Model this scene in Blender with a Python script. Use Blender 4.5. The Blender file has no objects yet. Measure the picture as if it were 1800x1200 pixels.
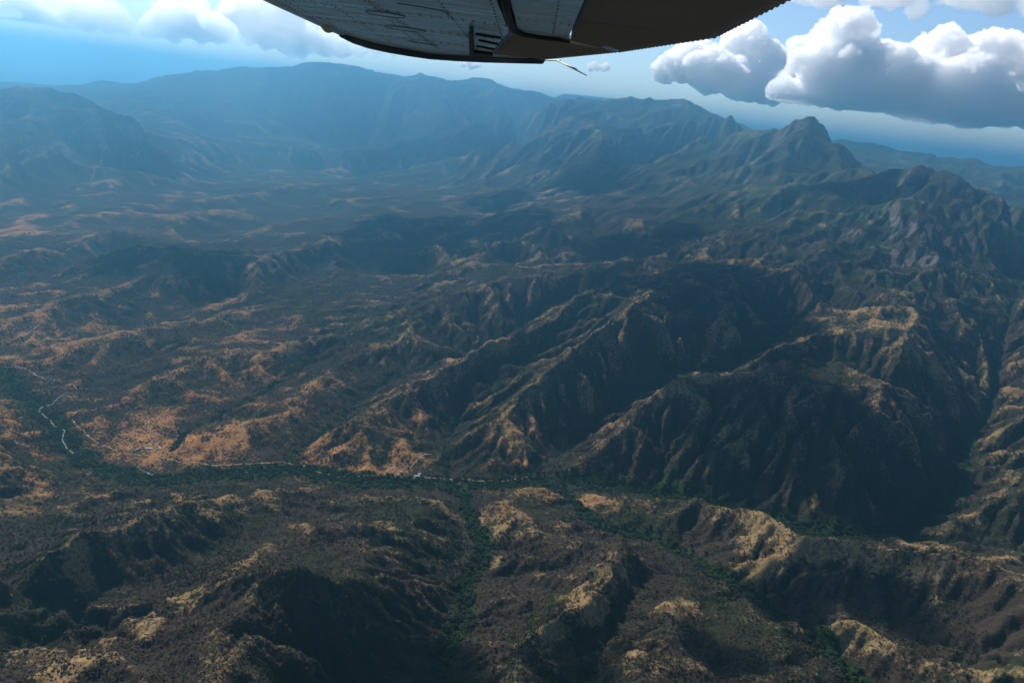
# Aerial view over dry mountains, seen from under the wing of a light aircraft
import bpy, math, random, time
import numpy as np
from mathutils import Matrix, Vector
T0 = time.time()
random.seed(7); rng = np.random.default_rng(7)
scene = bpy.context.scene
COL = scene.collection

# ---------------------------------------------------------------- camera
H = 1150.0                       # flying height above the river bed, metres
F = 1400.0                       # focal length in pixels of the 1800 x 1200 frame (28 mm on 36 mm)
HOR_A, HOR_B = 105-0.12*235, 0.12    # horizon line y = A + B*x: the aircraft is banking
ROLL = math.atan(HOR_B)
PITCH = math.atan((600-(HOR_A+HOR_B*900))*math.cos(ROLL)/F)
FWD = np.array([0, math.cos(PITCH), -math.sin(PITCH)])
_r0 = np.array([1., 0, 0]); _u0 = np.array([0, math.sin(PITCH), math.cos(PITCH)])
CX = math.cos(ROLL)*_r0+math.sin(ROLL)*_u0
CY = -math.sin(ROLL)*_r0+math.cos(ROLL)*_u0
cam = bpy.data.cameras.new('camera'); cam_o = bpy.data.objects.new('camera', cam); COL.objects.link(cam_o)
cam.lens = 28; cam.sensor_width = 36; cam.clip_start = 0.05; cam.clip_end = 300000
m = Matrix.Identity(4)
for i in range(3):
    m[i][0] = CX[i]; m[i][1] = CY[i]; m[i][2] = -FWD[i]
m[2][3] = H
cam_o.matrix_world = m
scene.camera = cam_o
def ray(x, y):
    return FWD*F+CX*(x-900)+CY*(600-y)

# ---------------------------------------------------------------- sky, sun, exposure
SUN_AZ, SUN_EL = math.radians(-37), math.radians(43)      # to the left, a little ahead of the camera
SUN_DIR = Vector((math.sin(SUN_AZ)*math.cos(SUN_EL), math.cos(SUN_AZ)*math.cos(SUN_EL), math.sin(SUN_EL)))
world = bpy.data.worlds.new('World'); scene.world = world; world.use_nodes = True
wn = world.node_tree; bg = wn.nodes['Background']
sky = wn.nodes.new('ShaderNodeTexSky'); sky.sky_type = 'NISHITA'; sky.sun_disc = False
sky.sun_elevation = SUN_EL; sky.sun_rotation = SUN_AZ
sky.altitude = 1200; sky.air_density = 1.0; sky.dust_density = 0.7; sky.ozone_density = 3.5
wn.links.new(sky.outputs[0], bg.inputs[0]); bg.inputs[1].default_value = 0.10
sun = bpy.data.lights.new('sun', 'SUN'); sun.energy = 5.0; sun.angle = math.radians(0.55); sun.color = (1.0, .95, .86)
sun_o = bpy.data.objects.new('sun', sun); COL.objects.link(sun_o)
sun_o.rotation_euler = (-SUN_DIR).to_track_quat('-Z', 'Y').to_euler()
vs = scene.view_settings
vs.view_transform = 'Standard'; vs.look = 'None'; vs.gamma = 1; vs.use_curve_mapping = False
vs.exposure = 0.5
cy = scene.cycles
cy.use_denoising = True
try: cy.denoiser = 'OPENIMAGEDENOISE'
except Exception: pass
cy.max_bounces = 64; cy.diffuse_bounces = 3; cy.glossy_bounces = 1; cy.transmission_bounces = 2; cy.volume_bounces = 56; cy.transparent_max_bounces = 16
cy.sample_clamp_indirect = 4

# ---------------------------------------------------------------- helpers
def link(o, parent=None):
    COL.objects.link(o)
    if parent is not None: o.parent = parent
    return o
def tag(o, label=None, cat=None, group=None, kind=None):
    if label: o['label'] = label
    if cat: o['category'] = cat
    if group: o['group'] = group
    if kind: o['kind'] = kind
    return o
def empty(name, loc=(0,0,0), rz=0):
    o = bpy.data.objects.new(name, None); o.empty_display_size = 1; o.location = loc; o.rotation_euler = (0,0,rz); return link(o)
class MB:
    """collects simple shapes into one mesh"""
    def __init__(s): s.v = []; s.f = []
    def add(s, v, f):
        n = len(s.v); s.v += [tuple(q) for q in v]; s.f += [[n+i for i in q] for q in f]; return s
    def box(s, c, d, M=None):
        v = [Vector((c[0]+x*d[0]/2, c[1]+y*d[1]/2, c[2]+z*d[2]/2)) for x in (-1,1) for y in (-1,1) for z in (-1,1)]
        if M: v = [M @ q for q in v]
        return s.add(v, [(0,1,3,2),(4,6,7,5),(0,4,5,1),(2,3,7,6),(0,2,6,4),(1,5,7,3)])
    def tube(s, pts, rad, n=8):
        pts = [Vector(p) for p in pts]; rad = rad if hasattr(rad, '__len__') else [rad]*len(pts)
        v = []
        for i, p in enumerate(pts):
            t = (pts[min(i+1, len(pts)-1)]-pts[max(i-1, 0)]).normalized()
            a = t.orthogonal().normalized() if i == 0 else (a-t*a.dot(t)).normalized()
            b = t.cross(a)
            v += [p+(a*math.cos(2*math.pi*k/n)+b*math.sin(2*math.pi*k/n))*rad[i] for k in range(n)]
        f = [(i*n+k, i*n+(k+1)%n, (i+1)*n+(k+1)%n, (i+1)*n+k) for i in range(len(pts)-1) for k in range(n)]
        f += [tuple(range(n-1,-1,-1)), tuple((len(pts)-1)*n+k for k in range(n))]
        return s.add(v, f)
    def prism(s, poly, z0, z1):
        """poly: list of (x, y); z0/z1 numbers or functions of (x, y)"""
        g = lambda z, q: z(*q) if callable(z) else z
        n = len(poly)
        v = [(*q, g(z0, q)) for q in poly]+[(*q, g(z1, q)) for q in poly]
        return s.add(v, [tuple(range(n-1,-1,-1)), tuple(range(n, 2*n))]+[(i, (i+1)%n, n+(i+1)%n, n+i) for i in range(n)])
    def build(s, name, mat, parent=None, smooth=False):
        me = bpy.data.meshes.new(name); me.from_pydata(s.v, [], s.f); me.update()
        if mat: me.materials.append(mat)
        if smooth: me.polygons.foreach_set('use_smooth', [True]*len(me.polygons))
        return link(bpy.data.objects.new(name, me), parent)
def ico(sub=1):
    import bmesh
    bm = bmesh.new(); bmesh.ops.create_icosphere(bm, subdivisions=sub, radius=1)
    v = np.array([q.co[:] for q in bm.verts]); f = np.array([[q.index for q in p.verts] for p in bm.faces]); bm.free()
    return v, f
def N(nt, typ, **kw):
    n = nt.nodes.new(typ)
    for k, v in kw.items():
        if k == 'inp':
            for a, b in v.items(): n.inputs[a].default_value = b
        else: setattr(n, k, v)
    return n
def newmat(name):
    mt = bpy.data.materials.new(name); mt.use_nodes = True
    return mt, mt.node_tree, mt.node_tree.nodes['Principled BSDF']
def mathn(nt, op, a, b=None, clamp=False):
    n = N(nt, 'ShaderNodeMath', operation=op, use_clamp=clamp)
    for i, q in enumerate((a, b)):
        if q is None: continue
        if isinstance(q, (int, float)): n.inputs[i].default_value = q
        else: nt.links.new(q, n.inputs[i])
    return n.outputs[0]
def mixc(nt, fac, a, b):
    n = N(nt, 'ShaderNodeMix', data_type='RGBA')
    for i, q in ((0, fac), (6, a), (7, b)):
        if isinstance(q, (int, float)): n.inputs[i].default_value = q
        elif isinstance(q, tuple): n.inputs[i].default_value = (*q, 1)
        else: nt.links.new(q, n.inputs[i])
    return n.outputs[2]
def ramp01(nt, x, lo, hi):
    n = N(nt, 'ShaderNodeMapRange', interpolation_type='SMOOTHSTEP', inp={1: lo, 2: hi}); nt.links.new(x, n.inputs[0]); return n.outputs[0]
def plain_mat(name, col, rough=.6, var=.12, scale=3., metal=0.):
    mt, nt, p = newmat(name)
    tc = N(nt, 'ShaderNodeTexCoord'); nz = N(nt, 'ShaderNodeTexNoise', inp={'Scale': scale, 'Detail': 6}); nt.links.new(tc.outputs['Object'], nz.inputs['Vector'])
    c = mixc(nt, nz.outputs[0], tuple(q*(1-var) for q in col), tuple(min(1, q*(1+var)) for q in col))
    nt.links.new(c, p.inputs['Base Color']); p.inputs['Roughness'].default_value = rough; p.inputs['Metallic'].default_value = metal
    return mt
# ---------------------------------------------------------------- terrain skeleton (ridges and valleys, surveyed as image x, y and height in metres; d: range instead)
def P(x, y, z=None, d=None):
    r = ray(x, y)
    if d is None:
        t = (z - H) / r[2]
    else:
        t = d / math.hypot(r[0], r[1])
    return (r[0]*t, r[1]*t, H + r[2]*t)
def L(*pts):
    return [P(*q) if len(q) == 3 else P(q[0], q[1], d=q[3]) for q in pts]
def D(*pts):
    return [P(q[0], q[1], d=q[2]) for q in pts]

RIVER = L((-160,600,12),(0,652,8),(70,715,5),(95,745,4),(115,775,2),(140,805,1),(200,830,0),(270,845,0),(400,835,4),(500,824,6),(560,832,8),(620,846,10),(740,852,13),(850,855,16),(980,850,20),
          (1100,862,25),(1250,886,33),(1330,910,40),(1450,938,50),(1550,944,58),(1620,922,66),(1665,870,80),(1678,820,98),(1690,775,130),(1730,735,185),(1747,700,230),(1752,645,305),(1764,600,385),(1775,550,470),(1785,510,545),(1810,470,630),(1850,430,740))
V_LOW = L((807,862,18),(820,885,20),(826,910,23),(842,943,27),(856,967,30),(838,1000,34),(808,1040,40),(824,1083,47),(794,1117,54),(770,1160,64),(785,1200,75),(750,1300,100),(700,1600,160))
V_MID = L((980,852,20),(1010,890,26),(1060,925,33),(1150,945,42),(1230,985,52),(1243,1013,57),(1300,1047,66),(1350,1073,74),(1400,1117,84),(1427,1147,90),(1467,1173,97),(1520,1210,108),(1620,1290,130))
VALLEYS = [RIVER, V_LOW, V_MID,
 L((1560,944,58),(1640,962,70),(1720,950,90),(1800,960,115),(1900,985,160)),
 # valley between the long spurs
 L((500,824,6),(510,800,12),(560,770,25),(610,722,45),(633,695,58),(683,668,78),(727,648,98),(767,628,118),(840,610,150),(890,592,175),(933,560,205),(960,540,240),(1010,515,300)),
 L((785,842,15),(780,790,28),(790,757,45),(807,727,70),(820,683,110),(887,643,165),(933,628,195),(990,600,250)),
 L((935,846,20),(945,822,30),(1000,780,58),(1040,748,85),(1077,720,110),(1110,690,150),(1190,648,215),(1260,636,265),(1330,604,330),(1400,562,390),(1470,525,470)),
 L((1190,648,215),(1240,650,250),(1310,656,290),(1400,645,330),(1490,628,370),(1560,640,390)),
 L((300,800,8),(333,750,22),(433,702,45),(500,660,70),(560,625,95)),
 L((140,800,2),(180,740,18),(260,712,35)),
 # bowl behind the left ridge
 L((-60,1160,60),(0,1133,62),(100,1115,70),(167,1075,78),(267,1030,92),(325,985,100),(400,952,95),(483,917,80),(540,887,60),(590,862,30)),
 L((1133,1040,70),(1100,1095,80),(1060,1150,95),(1020,1230,115)),
 L((20,800,18),(60,850,30),(0,900,45)),
 # plain on the left
 L((-300,560,15),(0,640,12),(150,590,14),(280,560,18),(420,520,40)), L((0,500,20),(150,460,28),(420,400,60),(560,370,90)),
 L((-100,400,25),(100,350,35),(260,345,40),(330,330,55)), L((260,345,40),(420,300,80),(560,290,120),(640,280,160)),
 D((-300,200,11800),(0,192,12000),(150,197,12000),(300,220,11400),(400,246,10700)),
 D((0,330,7400),(150,292,7900),(250,272,8800),(330,260,9600),(400,252,10200)), D((400,256,10400),(460,250,10900),(560,252,11000),(640,248,11300),(760,236,11600),(860,222,11600)),
 L((640,330,130),(760,330,170),(850,320,230),(930,290,330)),
 L((600,470,70),(700,480,110),(790,490,150),(870,450,240)), L((900,470,240),(1000,470,290),(1090,440,360)),
 D((1520,318,6300),(1545,330,7200),(1560,345,8000)),
 L((1080,345,400),(1150,330,450),(1260,340,520),(1380,345,640)),
 L((420,520,40),(520,500,70),(600,470,70)),
]
RIDGES = [
 # foreground
 L((-100,1075,194),(0,1037,194),(50,1013,201),(100,990,207),(143,960,218),(167,943,214),(200,933,197),(233,927,183),(267,900,178),(307,888,168),(347,880,152),(400,872,117),(450,867,83),(533,852,29)),
 L((143,960,218),(143,1000,181),(120,1040,148),(60,1085,108)),
 L((-60,1230,214),(30,1195,207),(100,1177,207),(167,1147,207),(233,1105,214),(300,1077,220),(367,1040,236),(417,1013,249),(467,1000,263),(520,986,280),(547,1000,267),(583,1017,240),(620,1030,207)),
 L((520,986,280),(560,1060,227),(620,1130,181)), L((467,1000,263),(430,1100,247),(420,1200,260),(400,1320,300)),
 L((600,1027,194),(667,1013,154),(733,1020,121),(767,1036,88)),
 L((560,880,55),(643,872,78),(727,874,80),(777,880,75),(800,905,42)),
 L((620,940,108),(560,925,135),(640,925,117),(720,935,95),(790,940,55)),
 L((870,866,42),(900,862,59),(933,856,69),(965,860,65),(990,880,42)), L((917,945,75),(880,900,55),(865,880,42)),
 L((1025,868,38),(1100,880,73),(1200,874,115),(1250,882,135),(1283,892,148),(1317,897,161),(1327,913,165),(1367,930,174),(1407,950,183),(1433,957,190),(1460,952,205),(1487,963,207),(1533,973,215),(1567,987,223),(1610,997,228),(1650,980,267),(1683,973,280),(1717,1000,271),(1767,1030,271),(1850,1060,286),(1950,1100,313)),
 L((1327,913,165),(1333,940,152),(1313,987,121),(1293,1000,107),(1277,1023,86)), L((1407,950,183),(1360,985,144),(1330,1010,112)),
 L((1610,997,228),(1600,1060,181),(1590,1110,141)), L((1700,985,273),(1690,1060,207),(1700,1110,181)),
 L((1395,1090,123),(1427,1100,144),(1480,1103,165),(1527,1112,178),(1550,1128,181),(1600,1147,191),(1660,1168,207),(1717,1187,223),(1800,1215,247),(1900,1270,286)),
 L((930,930,69),(1030,948,115),(1067,950,135),(1100,960,144),(1113,977,148),(1100,1000,152),(1080,1025,157),(1067,1060,168),(1040,1075,170),(980,1090,168),(937,1112,161),(900,1180,168),(870,1280,194)),
 L((1240,1030,83),(1190,1052,125),(1167,1063,141),(1150,1090,152),(1143,1110,157),(1120,1133,165),(1100,1190,181),(1090,1300,220)),
 L((1270,1050,91),(1297,1060,108),(1327,1077,121),(1357,1093,128),(1380,1123,135),(1387,1145,141),(1380,1210,181),(1400,1300,220)),
 L((1617,930,80),(1643,922,100),(1700,908,130),(1733,888,160),(1750,876,178),(1800,860,205),(1900,830,260)),
 L((1520,950,66),(1567,943,85),(1667,958,100),(1693,957,105)),
 L((1700,850,105),(1720,818,140),(1733,805,165),(1770,795,190),(1800,790,215),(1900,770,290)),
 L((1715,770,175),(1750,775,205),(1767,757,240),(1800,733,290),(1900,700,400)), L((1765,640,330),(1800,625,390),(1900,590,520)), L((1790,540,515),(1810,515,570),(1900,480,720)),
 # front mountain
 L((985,838,30),(1010,822,60),(1050,795,105),(1083,765,150),(1130,720,215),(1165,674,280),(1197,664,295),(1220,660,303),(1243,657,310),(1267,663,316),(1313,674,322),(1343,668,338),(1380,677,340),(1400,670,350),(1440,676,355),(1507,675,365),(1547,667,375),(1567,680,366),(1617,710,322),(1650,743,265),(1667,772,205)),
 L((1243,657,310),(1275,700,265),(1285,735,225),(1240,790,150),(1215,840,85)), L((1380,677,340),(1400,740,270),(1395,810,180),(1370,870,95)),
 L((1547,667,375),(1547,730,325),(1510,745,300),(1480,770,255),(1470,840,165),(1460,900,85)), L((1547,730,325),(1580,738,310),(1613,767,265),(1617,800,210),(1620,850,130)),
 L((1130,720,215),(1150,770,150),(1130,830,70)),
 L((1313,640,325),(1343,624,365),(1383,613,395),(1430,588,425),(1460,583,440),(1520,581,465),(1550,545,500),(1583,527,520),(1627,503,545)),
 L((1627,503,545),(1610,540,510),(1600,587,465),(1587,627,420)), L((1640,500,550),(1683,533,510),(1720,580,430),(1735,640,330),(1720,690,240)),
 L((1600,587,465),(1650,640,375),(1690,700,275),(1685,740,200)),
 # spur two
 L((1110,543,432),(1083,563,395),(1060,588,360),(1027,600,330),(1000,627,290),(983,637,270),(950,663,230),(927,687,195),(900,720,150),(890,733,138),(853,747,110),(823,755,92),(800,785,60),(760,815,35),(700,836,16)),
 L((1110,543,432),(1150,577,370),(1187,613,300)), L((1110,543,432),(1100,600,340),(1090,650,245)), L((890,733,138),(930,770,105),(925,820,50)),
 L((1000,627,290),(1040,680,205),(1040,730,120)),
 L((1110,543,432),(1150,520,452),(1200,499,470)),
 # long ridge one
 L((530,806,12),(540,798,20),(567,765,55),(617,737,85),(650,717,105),(700,690,135),(743,667,160),(787,653,178),(833,627,212),(900,597,258),(933,583,285),(967,570,308),(1000,533,362),(1047,507,410),(1100,512,425),(1167,500,458),(1233,495,485),(1283,493,505),(1310,488,520),(1367,480,545),(1400,473,565),(1433,457,590))+D((1493,420,4750),(1510,407,4850),(1545,385,5050),(1585,345,5350),(1615,300,5650)),
 L((700,690,135),(740,735,85),(735,800,40),(745,835,20)), L((617,737,85),(650,790,50),(640,830,20)),
 L((1283,493,505),(1270,560,400),(1240,610,300)), L((1400,473,565),(1440,530,470)),
 # peak five hundred and its arms
 L((400,757,45),(350,768,35),(280,790,15)), L((597,640,110),(580,648,105),(550,677,85),(533,728,60),(417,750,45),(350,768,32)),
 L((897,487,345),(873,497,340),(833,517,300),(767,522,262),(733,540,230),(677,557,200),(650,573,180),(597,597,150),(500,607,125),(467,627,112),(367,622,98),(345,632,92),(300,667,68),(233,700,48),(187,720,32),(133,739,14)),
 L((873,497,340),(880,523,300),(883,560,240),(885,582,190)), L((955,497,345),(927,527,280)), L((897,487,345),(955,497,345),(1010,480,380),(1060,470,420),(1120,455,470)),
 L((677,557,200),(690,600,150),(660,650,95)), L((597,640,110),(650,620,140),(700,600,165),(733,560,205)),
 L((597,532,140),(550,563,105),(480,585,80)),
 L((820,467,300),(850,433,350),(907,420,385),(937,433,375),(967,453,350)), L((820,467,300),(740,490,190),(690,510,150),(600,531,138)),
 # dark hill on the left
 L((30,515,24),(100,482,74),(170,452,137),(230,433,187),(285,428,207),(333,435,191),(380,460,144),(393,467,137),(420,453,164),(467,447,180),(567,440,183),(620,432,195),(680,440,165),(740,452,130)),
 L((285,428,207),(290,452,172),(275,490,98),(230,530,35)), L((333,435,191),(330,480,133),(290,520,55)), L((467,447,180),(450,490,129),(400,540,51)), L((590,438,185),(580,480,129)),
 # middle country
 L((990,351,480),(900,374,395),(800,394,310),(700,413,235),(610,428,200)), L((60,540,70),(160,520,90),(260,505,70)), L((60,612,45),(200,585,80),(300,570,95),(420,548,105),(500,535,115)), L((-60,470,60),(20,452,95),(90,438,100)),
 L((340,352,110),(450,339,150),(560,329,190)), L((130,348,80),(230,326,110),(330,312,140)), L((560,352,150),(660,362,205),(760,362,250)), L((30,390,70),(120,378,95),(220,372,90)),
 L((0,700,20),(20,740,45),(10,800,70),(60,830,60)), L((230,640,45),(300,625,70),(350,630,90)),
 L((450,400,150),(560,385,190),(640,380,210),(720,375,230),(800,380,260)), L((620,350,190),(720,345,240),(820,355,280),(900,345,350)), L((300,380,110),(380,372,130),(450,375,140)), L((100,430,80),(170,415,110),(250,405,110)), L((420,330,130),(520,325,180),(600,322,200)),
 L((820,467,300),(780,440,280),(720,430,240)), L((907,420,385),(960,400,430),(1020,380,480),(1080,368,520)),
 L((870,400,330),(930,380,420),(990,351,480),(1050,360,510),(1100,366,545),(1150,350,590),(1185,345,615),(1240,362,645),(1300,352,715),(1340,345,765),(1380,326,840),(1425,305,912)),
 L((1185,345,615),(1160,395,520),(1120,440,440)), L((1300,352,715),(1290,400,600),(1220,460,470)), L((1425,305,912),(1400,370,740),(1360,430,590)), L((1240,362,645),(1200,420,510)),
 # main crest
 D((1425,305,6200),(1450,306,6150),(1520,308,6000),(1565,310,5850),(1595,295,5780),(1625,268,5700),(1660,297,5650),(1700,318,5560),(1760,352,5450),(1800,370,5380),(1900,425,5250),(2100,540,5100)),
 D((1625,289,5700),(1612,312,5600))+L((1605,332,945),(1612,372,840),(1627,400,770),(1633,427,710),(1643,460,640),(1647,487,585),(1627,503,545)),
 D((1565,295,5850),(1540,340,5500),(1515,385,5100)), D((1700,319,5560),(1715,390,5200),(1740,465,4950)),
 D((1515,300,7072),(1500,280,7134),(1470,246,7220),(1447,212,7294),(1425,196,7331),(1405,212,7368),(1380,234,7442),(1330,240,7872),(1300,236,8487),(1270,224,8856),(1230,218,9102),(1180,226,9225),(1100,236,9225),(1020,228,9348),(960,240,9471),(900,256,9717),(800,278,10209),(700,300,10578),(640,318,10701)),
 D((1425,208,7331),(1420,250,7011),(1370,280,6765),(1300,300,6765),(1230,312,6888)), D((1515,300,7072),(1480,310,6600),(1425,306,6200)),
 D((1270,224,8856),(1210,260,8241),(1130,300,7872),(1060,330,7872)), D((1100,236,9225),(1050,272,8118),(980,295,8241),(900,325,8487),(820,345,8487)), D((1050,272,8118),(1080,310,7503),(1040,340,7380)),
 D((1020,228,9348),(960,275,8979),(880,300,9225)), D((900,256,9717),(840,300,9348),(740,330,9348)),
 D((575,285,12669),(640,268,12915),(700,250,12792),(780,233,12300),(850,218,11808),(900,204,11439),(950,189,11070),(985,178,11070),(1050,180,10947),(1100,174,10824),(1160,180,10701),(1215,180,10578),(1238,196,10455),(1250,208,10332)),
 D((985,178,11562),(1100,175,11685),(1210,180,11439),(1215,180,10578)), D((985,178,11070),(985,215,10209),(1020,228,9348)),
 # ranges beyond the crest on the right
 D((1470,244,14500),(1560,262,13800),(1650,278,13000),(1800,297,12500),(1950,322,12000)), D((1510,292,9500),(1620,318,9000),(1720,335,8800),(1850,352,8600)), D((1560,262,13800),(1600,290,11500),(1680,310,10500)), D((1800,297,12500),(1760,320,10500)),
 # far range
 D((-300,120,15312),(-150,145,15312),(60,158,15629),(110,155,15840),(150,145,15840),(200,151,15418),(240,150,14784),(270,141,14573),(300,133,14467),(330,134,14467),(350,130,14362),(385,122,14362),(420,120,14256),(460,123,14362),(500,124,14256),(530,116,14256),(555,113,14256),(600,116,14362),(640,124,14362),(655,130,14467),(680,142,14573),(740,134,14784),(765,139,14784),(780,151,14784),(810,146,14995),(850,147,14995),(880,154,15101),(900,166,15206),(930,158,15418),(960,163,15629),(1000,186,15840),(1018,179,16051),(1030,174,16051),(1045,186,16157),(1060,196,16368),(1100,213,16474)),
 D((1000,150,19853),(1060,155,20064),(1095,149,20064),(1120,155,20064),(1160,166,20064),(1220,190,20064)),
 D((-400,185,10500),(-100,170,10200),(0,158,9900),(50,153,9700),(80,158,9600),(110,168,9500),(150,182,9300),(200,199,9100),(260,218,8900)), D((50,153,9700),(60,200,8900),(40,240,8200)), D((150,182,9300),(170,220,8700)),
 D((240,150,14784),(225,170,13200),(290,205,11616),(330,225,10771)), D((330,134,14467),(340,180,13200),(420,215,12250)), D((555,113,14256),(560,165,13411),(600,215,12672)), D((740,120,14784),(730,170,13622),(780,205,12672)), D((850,118,14995),(880,165,13939),(860,200,12989)), D((460,123,14362),(470,170,13411)),
]
PLAINS = [(5200,9500,120),(7500,6000,160),(9000,13000,80),(14000,18000,60),(5500,15000,90),(3000,20000,100),(12000,8000,100),(20000,20000,40),(20000,4000,80),(-9000,22000,40),(0,26000,60),(-12000,5000,30),(-20000,12000,30),(-20000,26000,20),(20000,30000,20),(0,33000,20),(-8000,2000,30),(-2500,-1500,150),(3000,-1500,250),(9000,0,150),(-5500,5500,25),(-7000,8000,30)]

# ---------------------------------------------------------------- numpy noise and erosion
def hash2(ix, iy, seed):
    h = (ix.astype(np.int64)*374761393 + iy.astype(np.int64)*668265263 + seed*974711) & 0xffffffff
    h = ((h ^ (h >> 13))*1274126177) & 0xffffffff
    return h ^ (h >> 16)
def gnoise(x, y, seed=0):
    x = np.asarray(x, np.float64); y = np.asarray(y, np.float64)
    ix = np.floor(x); iy = np.floor(y); fx = (x-ix).astype(np.float32); fy = (y-iy).astype(np.float32)
    ix = ix.astype(np.int64); iy = iy.astype(np.int64)
    u = fx*fx*fx*(fx*(fx*6-15)+10); v = fy*fy*fy*(fy*(fy*6-15)+10)
    def g(dx, dy):
        a = hash2(ix+dx, iy+dy, seed).astype(np.float32)*np.float32(2*math.pi/4294967296.0)
        return np.cos(a)*(fx-dx) + np.sin(a)*(fy-dy)
    a = g(0,0); b = g(1,0); c = g(0,1); d = g(1,1)
    return (a + (b-a)*u + (c-a)*v + (a-b-c+d)*u*v)*1.5
def fbm(x, y, sc, octv, seed=0, gain=.5):
    s = 0; a = 1; f = 1/sc
    for o in range(octv):
        s = s + a*gnoise(x*f, y*f, seed+o*17); a *= gain; f *= 2.03
    return s
def ridged(x, y, sc, octv, seed=0, gain=.5):
    s = 0; a = 1; f = 1/sc
    for o in range(octv):
        s = s + a*(1-np.abs(gnoise(x*f, y*f, seed+o*17))*1.6); a *= gain; f *= 2.03
    return s

class Grid:
    def __init__(g, x0, y0, x1, y1, dx):
        g.x0, g.y0, g.dx = x0, y0, dx
        g.nx = int((x1-x0)/dx)+1; g.ny = int((y1-y0)/dx)+1
        g.X, g.Y = np.meshgrid(x0+np.arange(g.nx)*dx, y0+np.arange(g.ny)*dx)
    def sample(g, F, x, y):
        u = np.clip((x-g.x0)/g.dx, 0, g.nx-1.001); v = np.clip((y-g.y0)/g.dx, 0, g.ny-1.001)
        i = u.astype(np.int32); j = v.astype(np.int32); u = u-i; v = v-j
        return (F[j,i]*(1-u)+F[j,i+1]*u)*(1-v) + (F[j+1,i]*(1-u)+F[j+1,i+1]*u)*v
    def weight(g, x, y, m):      # 1 inside, falling to 0 over m metres at the border
        d = np.minimum(np.minimum(x-g.x0, g.x0+(g.nx-1)*g.dx-x), np.minimum(y-g.y0, g.y0+(g.ny-1)*g.dx-y))
        t = np.clip(d/m, 0, 1); return t*t*(3-2*t)

def raster(g, lines, mode, wob=0):
    pin = np.full((g.ny, g.nx), np.nan, np.float32)
    for ln in lines:
        for a, b in zip(ln[:-1], ln[1:]):
            n = int(math.hypot(b[0]-a[0], b[1]-a[1])/g.dx*1.5)+2
            t = np.linspace(0, 1, n)
            x = a[0]+(b[0]-a[0])*t; y = a[1]+(b[1]-a[1])*t; z = a[2]+(b[2]-a[2])*t
            dd = np.hypot(x, y)
            if wob:
                k = wob*np.clip(np.hypot(b[0]-a[0], b[1]-a[1])/400, .3, 1)*np.sin(np.pi*t)
                ox = gnoise(x/160, y/160, 91)*k; oy = gnoise(x/160, y/160, 92)*k; x = x+ox; y = y+oy
            i = np.round((x-g.x0)/g.dx).astype(int); j = np.round((y-g.y0)/g.dx).astype(int)
            ok = (i >= 0)&(i < g.nx)&(j >= 0)&(j < g.ny)
            for ii, jj, zz in zip(i[ok], j[ok], z[ok]):
                o = pin[jj,ii]
                pin[jj,ii] = zz if o != o else (max(o, zz) if mode else min(o, zz))
    return pin

def membrane(pin, border=None):
    """harmonic surface through the pinned cells, coarse to fine"""
    ny, nx = pin.shape
    if min(nx, ny) > 24:
        py, px = (ny+1)//2, (nx+1)//2
        q = np.full((py*2, px*2), np.nan, np.float32); q[:ny,:nx] = pin
        with np.errstate(all='ignore'):
            c = q.reshape(py, 2, px, 2).transpose(0, 2, 1, 3).reshape(py, px, 4)
            m = np.isfinite(c); n = m.sum(2); c = np.where(n > 0, np.where(m, c, 0).sum(2)/np.maximum(n, 1), np.nan).astype(np.float32)
        lo = membrane(c)
        h = np.repeat(np.repeat(lo, 2, 0), 2, 1)[:ny,:nx].copy()
    else:
        h = np.full(pin.shape, np.nanmean(pin), np.float32)
    m = np.isfinite(pin); h[m] = pin[m]
    for _ in range(60):
        e = np.pad(h, 1, mode='edge')
        h = (e[:-2,1:-1]+e[2:,1:-1]+e[1:-1,:-2]+e[1:-1,2:])*.25
        h[m] = pin[m]
    return h

def erode(g, h, rid, val, steps, K, lam, diff, seed, amp, edge=None):
    env = h.copy()
    dx = g.dx; ny, nx = h.shape
    base = np.arange(ny*nx, dtype=np.int32).reshape(ny, nx)
    A = np.ones((ny, nx), np.float32)
    offs = [(-1,-1),(-1,0),(-1,1),(0,-1),(0,1),(1,-1),(1,0),(1,1)]
    rm = np.isfinite(rid); vm = np.isfinite(val)
    rid0 = np.nan_to_num(rid); val0 = np.nan_to_num(val)
    h = env + amp
    env = env + amp*.5
    for s in range(steps):
        e = np.pad(h, 1, mode='edge')
        best = np.zeros_like(h); rec = base.copy(); hr = h.copy()
        for dy, dxx in offs:
            n = e[1+dy:1+dy+ny, 1+dxx:1+dxx+nx]
            sl = (h-n)*(1/(dx*math.hypot(dy, dxx)))
            k = sl > best
            np.copyto(best, sl, where=k); np.copyto(rec, base+(dy*nx+dxx), where=k); np.copyto(hr, n, where=k)
        rr = rec.ravel(); src = rr != base.ravel()
        for _ in range(3):
            A = (1+np.bincount(rr[src], weights=A.ravel()[src], minlength=ny*nx)).reshape(ny, nx).astype(np.float32)
        Fk = K*np.sqrt(A*dx*dx)/dx
        h = (h+Fk*hr)/(1+Fk)
        h += lam*(env-h)
        lap = (e[:-2,1:-1]+e[2:,1:-1]+e[1:-1,:-2]+e[1:-1,2:])*.25-e[1:-1,1:-1]
        h += diff*lap
        h = np.where(rm, h+(rid0-h)*.1, h) if s < steps*.6 else h
        h = np.where(vm, np.minimum(h, val0), h)
        if edge is not None:
            h = edge[1]*edge[0]+(1-edge[1])*h
    return h.astype(np.float32), A*dx*dx

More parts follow.
